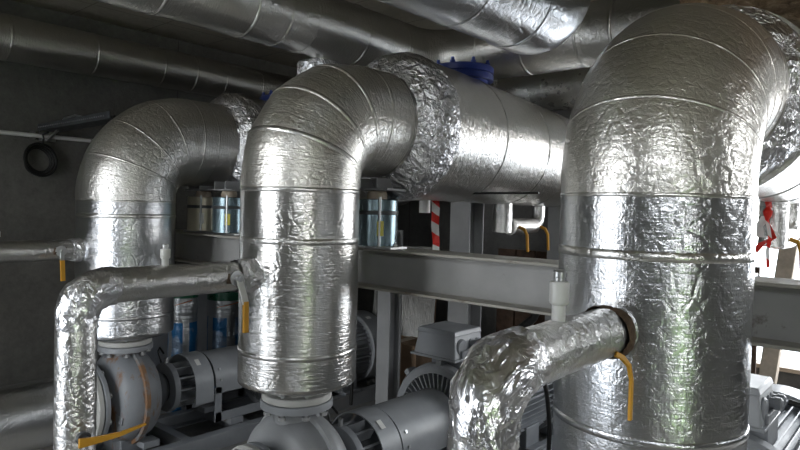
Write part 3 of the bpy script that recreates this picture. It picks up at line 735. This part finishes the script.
# ------------------------------------------------------------------ left wall items
WX = -4.8
t = thing('wall_conduit', 'thin pale conduit running along the left wall at pipe height', 'conduit', (WX, 0, 0), 'pale conduits on the left wall')
G().cyl((.035, -3.2, CZ + .49), (.035, 3.2, CZ + .49), .017, 14).obj('conduit_tube', 'white', t)
for yy in (-.9, 0.02, .9): G().box((.02, yy, CZ + .49), (.04, .03, .055)).obj('clip', 'steel', t)
t = thing('wall_conduit', 'thin grey conduit low on the left wall near the floor', 'conduit', (WX, 0, 0), 'pale conduits on the left wall')
G().cyl((.03, -3.2, CZ - 1.53), (.03, 3.2, CZ - 1.53), .016, 14).obj('conduit_tube', 'steel', t)
for yy in (-1.2, 0.3, 1.2): G().box((.016, yy, CZ - 1.53), (.032, .03, .05)).obj('clip', 'steel', t)
t = thing('cable_coil', 'coil of black cable hanging on the dark left wall', 'cable', (WX, .06, CZ + .30))
random.seed(4)
for q in range(5):
    ph = random.random() * 6; rr = .085 + .008 * q; tl = random.uniform(-.02, .02)
    pts = [(.03 + .012 * q + .004 * math.sin(3 * a + ph), rr * math.cos(a), (rr * 1.08) * math.sin(a) + tl * math.cos(a)) for a in (2 * PI * i / 40 for i in range(41))]
    G().tube(pts, .0085, 10, caps=False).obj('cable_loop', 'black', t)
G().tube([(.05, .02, .12), (.05, .03, .17), (.06, .02, .20), (.09, .05, .22)], .008, 8).obj('cable_tail', 'black', t)
# cable tray on a bracket
t = thing('cable_tray', 'perforated cable tray coming off the left wall above the cable coil', 'cable tray', (WX, .13, CZ + .535))
g = G(); g.box((.645, 0, 0), (1.27, .14, .004)); g.box((.645, -.07, .022), (1.27, .004, .05)); g.box((.645, .07, .022), (1.27, .004, .05)); g.obj('tray_channel', 'dark', t)
for q in range(34): G().box((.04 + .035 * q, -.0735, .022), (.016, .003, .008)).obj('slot', 'steel', t)
for q in range(3): G().tube([(.02, -.025 + .025 * q, .02), (.4, -.02 + .025 * q, .022), (.8, -.025 + .022 * q, .02), (1.24, -.02 + .02 * q, .02)], .01, 8).obj('tray_cable', 'black', t)
G().tube([(.25, -.0, .02), (.3, .02, .085), (.5, .02, .09), (.72, .0, .055), (.95, 0, .02)], .008, 8).obj('loose_cable', 'steel', t)
g = G(); g.box((.01, 0, -.03), (.02, .12, .10)); g.bar((.02, 0, -.07), (.22, 0, -.005), .015); g.obj('bracket', 'steel', t)
# ------------------------------------------------------------------ stored materials
def roll(x, y, r, h, lab, sd):
    t = thing('insulation_roll', lab, 'insulation roll', (x, y, 0), 'wrapped insulation rolls standing on the floor')
    P = line((0, 0, .01), (0, 0, h - .07), .02)
    G().tube(P, r, 56, .004, 8, sd, fine=.003).obj('wrapped_roll', 'roll', t, ang=80)
    G().lathe([(r + .004, h - .075), (r + .005, h - .01), (r - .02, h), (.03, h)], 'z', (0, 0, 0), 48).obj('end_wrap', 'green', t, label='dark green film over the top end')
    a = R_(-60); 
    pts = [(math.cos(a + q * .12) * (r + .003), math.sin(a + q * .12) * (r + .003), h - .125 + q * .004) for q in range(10)]
    lever(t, pts, .032, .003, 'orange', up=(0, 0, 1), name='paper_label')
roll(-3.74, .73, .108, 1.10, 'wrapped insulation roll with blue print, the narrower one nearer the leftmost riser', 1)
roll(-3.74, 1.11, .146, 1.05, 'wrapped insulation roll with blue print, the wider one behind the coupling guard', 2)
g = G(); g.box((-4.05, 1.05, .60), (.02, 1.4, 1.16), Matrix.Rotation(R_(6), 3, 'Y'))
tag(g.obj('grey_sheet_panel', 'motor_lt', bevel=.003), 'flat grey sheet panel leaning by the wall behind the insulation rolls', 'panel')
t = thing('leaning_foil_panel', 'foil-faced insulation panel leaning behind the finned motor', 'panel', (-2.9, 2.3, 0), rz=R_(28))
rot = Matrix.Rotation(R_(-14), 3, 'X')
G().box((0, .14, .75), (.56, .05, 1.32), rot).obj('insulation_core', 'card', t)
g = G(); n = 24; vs = []; fs = []; uvs = []
for j in range(50):
    for i in range(n):
        u = -.28 + .56 * i / (n - 1); v = -.66 + 1.32 * j / 49
        vs.append(rot @ Vector((u, -.028 - .006 * abs(noise.noise(Vector((u * 14, v * 3, 2)))), v)) + Vector((0, .14, .75)))
for j in range(49):
    for i in range(n - 1):
        fs.append([j * n + i, j * n + i + 1, (j + 1) * n + i + 1, (j + 1) * n + i]); uvs.append([(1.32 * b / 49, .56 * a / n) for a, b in ((i, j), (i + 1, j), (i + 1, j + 1), (i, j + 1))])
g.add(vs, fs, uvs).obj('foil_facing', 'foil_dull', t, ang=80)
t = thing('cardboard_box', 'brown cardboard box on the floor below the leaning foil panel', 'box', (-2.52, 1.93, 0), rz=R_(8))
G().box((0, 0, .36), (.36, .26, .70)).obj('carton', 'card', t, bevel=.004)
G().box((0, 0, .713), (.06, .262, .003)).obj('packing_tape', 'wood_pale', t)
t = thing('timber_board_stack', 'dark brown upright boards against the back wall under the beam', 'boards', (-1.35, 3.05, 0))
for q in range(11): G().box((-.95 + .19 * q, 0, .72), (.175, .03, 1.36)).obj('board', 'dwood', t, bevel=.003)
for zz in (.35, 1.2): G().box((0, .035, zz), (2.1, .03, .09)).obj('cross_batten', 'dwood', t)
P = [Vector((-1.33, 2.0, CZ - .33)), Vector((-1.34, 2.0, CZ - .42)), Vector((-1.37, 1.98, CZ - .55)), Vector((-1.42, 1.95, CZ - .72)), Vector((-1.55, 1.9, CZ - .85))]
tag(G().tube(P, .028, 16).obj('black_hose', 'black'), 'thick black hose bending below the beam left of the nearest riser', 'hose')
# hanging red and white tape + white tag
def strip(name, pts, w, mat, parent=None, twist=0):
    pts = [Vector(p) for p in pts]; g = G(); vs = []
    for i, p in enumerate(pts):
        a = R_(25) + twist * i; s = Vector((math.cos(a), math.sin(a), 0)) * w / 2; nrm = Vector((-math.sin(a), math.cos(a), 0)) * .0006
        vs += [p - s - nrm, p + s - nrm, p + s + nrm, p - s + nrm]
    n = len(pts); fs = [[3, 2, 1, 0], [4 * (n - 1) + i for i in range(4)]]
    for i in range(n - 1):
        for k in range(4): fs.append([4 * i + k, 4 * i + (k + 1) % 4, 4 * i + 4 + (k + 1) % 4, 4 * i + 4 + k])
    g.add(vs, fs); return g.obj(name, mat, parent, smooth=False)
t = thing('barrier_tape', 'red and white barrier tape hanging below the header, right of the blue-grey canister', 'barrier tape', (-1.56, 1.02, 0), 'red and white barrier tapes')
strip('tape_strip', [(0, 0, CZ + .09), (.01, 0, CZ + .0), (.0, .01, CZ - .1), (.02, 0, CZ - .2), (.01, 0, CZ - .33)], .045, 'rw', t, .25)
G().cyl((-.07, 0, CZ + .065), (-.07, 0, CZ - .03), .032, 20).obj('white_end_piece', 'white', t)
G().tube([(-.1, 0, CZ + .07), (0, .01, CZ + .085), (.2, .05, CZ + .085), (.6, .1, CZ + .09)], .006, 8).obj('black_cord', 'black', t)
t = thing('barrier_tape', 'knotted red and white barrier tape hanging in the bright window right of the nearest riser', 'barrier tape', (-.06, 1.55, 0), 'red and white barrier tapes')
strip('tape_strip', [(.05, 0, CZ + .09), (.06, 0, CZ + .04), (.045, .01, CZ + .0), (.07, 0, CZ - .05), (.085, 0, CZ - .10), (.035, 0, CZ - .13), (.0, .0, CZ - .18)], .032, 'red', t, .5)
strip('tape_strip', [(.05, 0, CZ + .0), (.02, 0, CZ - .05), (.03, 0, CZ - .10)], .04, 'label', t, .2)
strip('tape_strip', [(.05, 0, CZ - .0), (.07, -.01, CZ - .10), (.06, 0, CZ - .16), (.065, 0, CZ - .24)], .016, 'rw', t, .1)
G().lathe([(.006, -.035), (.017, -.012), (.021, .006), (.007, .03)], 'z', (.055, 0, CZ + .015), 10).obj('knot', 'red', t)

# ------------------------------------------------------------------ the room
H = 3.25; XR = 3.8; YB = 3.4; YF = -3.6
struct(G().box((-.5, -.15, -.05), (9.0, 7.4, .10)).obj('floor', 'floor', smooth=False))
struct(G().box((-.5, -.15, H + .1), (9.0, 7.4, .20)).obj('ceiling', 'ceil', smooth=False))
struct(G().box((WX - .1, -.15, H / 2), (.2, 7.2, H)).obj('wall_left', 'wall', smooth=False))
def wall_with(name, axis, pos, a0, a1, holes, mat, th=.2):
    """wall along an axis with rectangular openings (a0,a1,z0,z1)"""
    g = G()
    def bx(u0, u1, z0, z1):
        if u1 - u0 < 1e-4 or z1 - z0 < 1e-4: return
        if axis == 'x': g.box(((u0 + u1) / 2, pos, (z0 + z1) / 2), (u1 - u0, th, z1 - z0))
        else: g.box((pos, (u0 + u1) / 2, (z0 + z1) / 2), (th, u1 - u0, z1 - z0))
    u = a0
    for h0, h1, z0, z1 in holes:
        bx(u, h0, 0, H); bx(h0, h1, 0, z0); bx(h0, h1, z1, H); u = h1
    bx(u, a1, 0, H)
    return struct(g.obj(name, mat, smooth=False))
wall_with('wall_back', 'x', YB + .1, WX, XR, [(-.66, 1.7, CZ - 1.10, CZ + .65)], 'wallb')
wall_with('wall_front', 'x', YF - .1, WX, XR, [(-2.8, -2.2, .0, 3.1), (-1.95, -1.35, .0, 3.1), (1.2, 3.4, 2.5, 3.1)], 'wallb')  # high opening at the right end is added to brighten the nearest flange cover
wall_with('wall_right', 'y', XR + .1, YF, YB, [(-3.3, -2.2, 0.0, 1.95), (1.5, 3.1, 2.2, 3.1)], 'wall')
# window frames (no panes: unglazed openings of a shell under construction)
g = G()
for zz in (CZ - 1.09, CZ + .635): g.box((.52, YB, zz), (2.35, .10, .03))
for xx in (-.645, 1.68): g.box((xx, YB, CZ - .22), (.03, .10, 1.70))
struct(g.obj('window_1', 'wood_pale', bevel=.003))
# slanting timber prop in front of the window
t = thing('timber_prop', 'pale timber prop leaning in front of the bright window at the right edge', 'prop', (0, 0, 0))
G().bar((-.30, 3.02, 0.0), (.03, 3.02, H), .10, .10, up=(0, 1, 0)).obj('timber_post', 'wood_pale', t, bevel=.005)
# outside
struct(G().box((0, 16.7, .35), (60, 26, .1)).obj('ground_gravel', 'gravel', smooth=False))
struct(G().box((17.3, -4, -.1), (26, 15, .1)).obj('ground_grass', 'grass', smooth=False))
struct(G().box((-2, -17, -.1), (60, 26, .1)).obj('ground_paving', 'gravel', smooth=False))
random.seed(2)
for q in range(3):
    o = G().box((1.0 + .3 * q, 5.7 + .35 * q, .40 + .042), (5, .14, .08), Matrix.Rotation(R_(2 * q - 2), 3, 'Z')).obj('timber_beam', 'wood', bevel=.004)
    tag(o, 'rough timber beam lying on the pale gravel outside the window', 'timber', 'timber beams outside the window')

# ------------------------------------------------------------------ daylight
w = bpy.data.worlds.new('sky'); bpy.context.scene.world = w; w.use_nodes = True; nt = w.node_tree
bg = nt.nodes['Background']; h = N(nt)
tc = h.n('ShaderNodeTexCoord').outputs['Generated']; sp = h.n('ShaderNodeSeparateXYZ'); h.l(tc, sp.inputs[0])
h.l(h.ramp(sp.outputs[2], [(0.0, (1.0, .99, .97)), (.25, (.93, .97, 1.0)), (1.0, (.70, .82, 1.0))]), bg.inputs[0]); bg.inputs[1].default_value = 5.0
def portal(name, loc, rot, sx, sy):
    l = bpy.data.lights.new(name, 'AREA'); l.shape = 'RECTANGLE'; l.size = sx; l.size_y = sy; l.cycles.is_portal = True
    o = bpy.data.objects.new(name, l); o.location = loc; o.rotation_euler = rot; C.objects.link(o)
portal('portal_back', (.52, YB + .12, CZ - .22), (R_(-90), 0, 0), 2.3, 1.7)
portal('portal_front', (-2.075, YF - .12, 1.55), (R_(90), 0, 0), 1.45, 3.1)
portal('portal_door', (XR + .12, -2.75, .97), (0, R_(90), 0), 1.9, 1.1)

portal('portal_high', (2.3, YF - .12, 2.8), (R_(90), 0, 0), 2.2, .6)
portal('portal_right', (XR + .12, 2.3, 2.65), (0, R_(90), 0), .9, 1.6)
# ------------------------------------------------------------------ camera
cam = bpy.data.cameras.new('camera'); co = bpy.data.objects.new('camera', cam); C.objects.link(co)
cam.sensor_width = 36; cam.lens = 620 / 800 * 36; cam.clip_start = .02
yaw = R_(41); f0 = Vector((-math.sin(yaw), math.cos(yaw), 0)); r0 = Vector((math.cos(yaw), math.sin(yaw), 0)); up0 = Vector((0, 0, 1))
pit = -math.atan(18 / 620); f = f0 * math.cos(pit) + up0 * math.sin(pit); u = up0 * math.cos(pit) - f0 * math.sin(pit)
rl = R_(1.4); r1 = r0 * math.cos(rl) + u * math.sin(rl); u1 = u * math.cos(rl) - r0 * math.sin(rl)
m = Matrix((r1, u1, -f)).transposed().to_4x4(); m.translation = Vector((.60, -1.758, CZ)); co.matrix_world = m
S = bpy.context.scene; S.camera = co
S.view_settings.view_transform = 'Standard'; S.view_settings.look = 'None'; S.view_settings.gamma = 1; S.view_settings.exposure = 0.78
S.cycles.use_denoising = True; S.cycles.max_bounces = 10; S.cycles.glossy_bounces = 8; S.cycles.diffuse_bounces = 5
S.cycles.caustics_reflective = False; S.cycles.sample_clamp_indirect = 8; S.cycles.blur_glossy = .5
